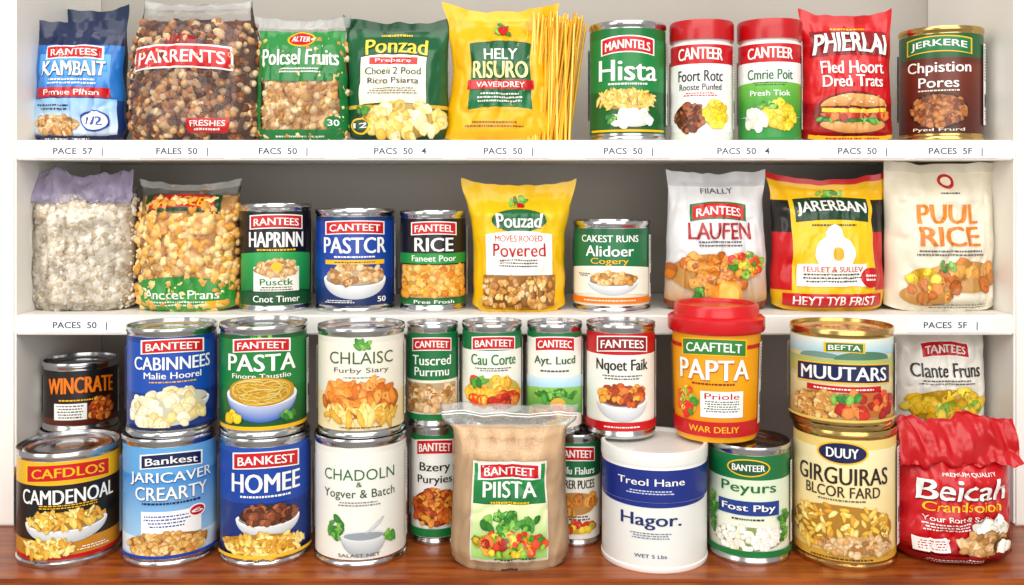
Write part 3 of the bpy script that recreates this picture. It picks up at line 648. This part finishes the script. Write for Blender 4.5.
def d(L):
    L.R_(0,.12,6,.04,RED);L.ban(0,.13,1.5,.15,'CAAFTELT','2f7a34',WH,YE,.02);L.T('PAPTA',0,.34,1.7,.2,WH,.03,out='b8560e');L.P(0,.48,1.4,.04,1,'7a1a0a');L.R_(.2,.68,1.0,.26,WH);L.T('Priole',.2,.6,.8,.06,RED);L.P(.2,.7,.85,.12,5,'333333')
    L.F('veg',-.65,.68,.5,.26);L.R_(0,.93,6,.15,'c0121a');L.T('WAR DELIY',0,.93,1.2,.06,YE,.02)
can('pasta_tub',668,764,303,-.2305,-.0485,d,[(0,'eea00a'),(.4,'f0a60a','ea8a06')],kind='tub',lid='cc0c16',ztop=-.1065)
def d(L):
    L.R_(0,.1,3,.18,'9cc8dc','e4eadf');L.E(-.5,.24,.9,.14,'6e8f86',part='up');L.E(.4,.25,1.2,.2,'4f7a5e',part='up');L.R_(0,.35,3,.2,'c8b46a','a8ba6a');L.ban(0,.11,.7,.1,'BEFTA','2f6a34',WH,YE,.01)
    L.R_(0,.43,2.1,.24,YE,arch=.02);L.R_(0,.43,2.04,.21,NV,arch=.02);L.T('MUUTARS',0,.43,1.8,.16,WH,.03,arch=.02);L.R_(0,.6,1.5,.07,RED);L.P(0,.6,1.2,.04,1,WH)
    L.F('cereal',-.5,.8,1.2,.3);L.F('tomato',.45,.78,1.1,.28);L.F('leaf',.0,.7,.6,.08,n=10,base=0);L.R_(0,.97,2.8,.03,'e6c060')
can('mustard_green_can',790,892,0,-.2135,-.068,d,[(0,'d8caa0'),(.5,'e8d8a8','c8a25a')],metal=GOLD,ztop=-.124)
# ================= ROOM
def pmat(name,c0,c1,scale,rough,stretch=(1,1,1),bump=0):
    m=bpy.data.materials.new(name);m.use_nodes=True;nt=m.node_tree;b=nt.nodes['Principled BSDF'];b.inputs['Roughness'].default_value=rough
    tc=nt.nodes.new('ShaderNodeTexCoord');mp=nt.nodes.new('ShaderNodeMapping');mp.inputs['Scale'].default_value=stretch
    n=nt.nodes.new('ShaderNodeTexNoise');n.inputs['Scale'].default_value=scale;n.inputs['Detail'].default_value=6
    cr=nt.nodes.new('ShaderNodeValToRGB');cr.color_ramp.elements[0].position=.35;cr.color_ramp.elements[1].position=.65;cr.color_ramp.elements[0].color=C(c0);cr.color_ramp.elements[1].color=C(c1)
    nt.links.new(tc.outputs['Object'],mp.inputs[0]);nt.links.new(mp.outputs[0],n.inputs['Vector']);nt.links.new(n.outputs['Fac'],cr.inputs[0]);nt.links.new(cr.outputs[0],b.inputs['Base Color'])
    if bump:
        bp=nt.nodes.new('ShaderNodeBump');bp.inputs['Strength'].default_value=bump;bp.inputs['Distance'].default_value=.001;nt.links.new(n.outputs['Fac'],bp.inputs['Height']);nt.links.new(bp.outputs[0],b.inputs['Normal'])
    return m
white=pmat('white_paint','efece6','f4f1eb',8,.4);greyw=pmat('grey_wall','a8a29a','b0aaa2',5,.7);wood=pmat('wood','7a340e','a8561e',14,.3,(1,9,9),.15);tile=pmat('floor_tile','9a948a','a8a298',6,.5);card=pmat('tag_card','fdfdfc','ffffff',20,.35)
def box(name,x0,x1,y0,y1,z0,z1,mat,bev=.0015,parent=None):
    bm=bmesh.new();bmesh.ops.create_cube(bm,size=1)
    for v in bm.verts: v.co=Vector((v.co.x*(x1-x0),v.co.y*(y1-y0),v.co.z*(z1-z0)))
    if bev: bmesh.ops.bevel(bm,geom=bm.edges[:],offset=bev,segments=2,affect='EDGES')
    me=bpy.data.meshes.new(name);bm.to_mesh(me);bm.free();me.materials.append(mat)
    ob=bpy.data.objects.new(name,me);ob.location=((x0+x1)/2,(y0+y1)/2,ZC+(z0+z1)/2);bpy.context.scene.collection.objects.link(ob)
    if parent: ob.parent=parent;ob.location=ob.location-parent.location
    return ob
BY=.20
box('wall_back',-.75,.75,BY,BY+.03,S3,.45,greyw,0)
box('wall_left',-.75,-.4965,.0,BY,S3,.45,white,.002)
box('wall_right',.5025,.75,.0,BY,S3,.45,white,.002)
sh1=box('pantry_shelf',-.4965,.5025,-.0,BY,.030,.050,white)
sh2=box('pantry_shelf',-.4965,.5025,-.0,BY,-.145,-.125,white)
box('wooden_countertop',-.75,.75,-.132,BY+.03,S3-.035,S3,wood,.003)
box('base_cabinet',-.73,.73,-.11,BY+.03,-1.35,S3-.035,white,.002)
box('floor',-2,2,-2.2,.4,-1.40,-1.35,tile,0)
def pricetext(par,px,py,s):
    X=PX(px,0);Z=PZ(py,0)
    box('price_tag',X-.042,X+.042,-.0007,.0003,Z-.0042,Z+.0105,card,.0002,par)
    acc=Acc();vs,fs=glyphs(s,.012);k=.0088
    w=max(v[0] for v in vs)
    acc.add([((v[0]-w/2)*k*1.15,0,v[1]*k) for v in vs],fs,[C('283044')]*len(fs),PAPER)
    ob=acc.build('price_text',(0,0,0));ob.parent=par
    ob.location=(X-par.location.x,-.0009-par.location.y,ZC+Z-par.location.z)
for px,s in((78,'PACE  57   |'),(182,'FALES  50   |'),(283,'FACS  50   |'),(400,'PACS  50   4'),(508,'PACS  50   |'),(628,'PACS  50   |'),(743,'PACS  50   4'),(862,'PACS  50   |'),(955,'PACES  5F   |')): pricetext(sh1,px,154,s)
for px,s in((80,'PACES  50   |'),(950,'PACES  5F   |')): pricetext(sh2,px,328,s)
# ================= CAMERA / LIGHT
cd=bpy.data.cameras.new('camera');cam=bpy.data.objects.new('camera',cd);bpy.context.scene.collection.objects.link(cam)
cam.location=(0,-D,ZC);cam.rotation_euler=(math.pi/2,0,0);cd.sensor_width=36;cd.lens=36*D/1.024;cd.shift_y=-102.5/1024;cd.clip_start=.01
bpy.context.scene.camera=cam
def area(name,loc,rot,sx,sy,e,col=(1,1,1)):
    l=bpy.data.lights.new(name,'AREA');l.shape='RECTANGLE';l.size=sx;l.size_y=sy;l.energy=e;l.color=col
    o=bpy.data.objects.new(name,l);o.location=loc;o.rotation_euler=rot;bpy.context.scene.collection.objects.link(o)
area('ceiling_softbox',(0,-1.0,ZC+1.05),(math.radians(48),0,0),2.0,1.0,22,(1,.97,.92))
area('side_softbox',(-1.3,-1.2,ZC+.3),(math.radians(80),0,math.radians(-48)),.7,1.2,7,(1,.975,.93))
area('front_fill_light',(.4,-2.4,ZC+.25),(math.radians(86),0,math.radians(8)),2.4,1.4,28,(1,.975,.93))  # added soft fill behind the camera, brightens under the shelves; no window there
w=bpy.data.worlds.new('World');bpy.context.scene.world=w;w.use_nodes=True
w.node_tree.nodes['Background'].inputs[0].default_value=(1,.985,.955,1);w.node_tree.nodes['Background'].inputs[1].default_value=.46
try:
    bpy.context.scene.view_settings.view_transform='Standard'
except Exception as e: print(e)
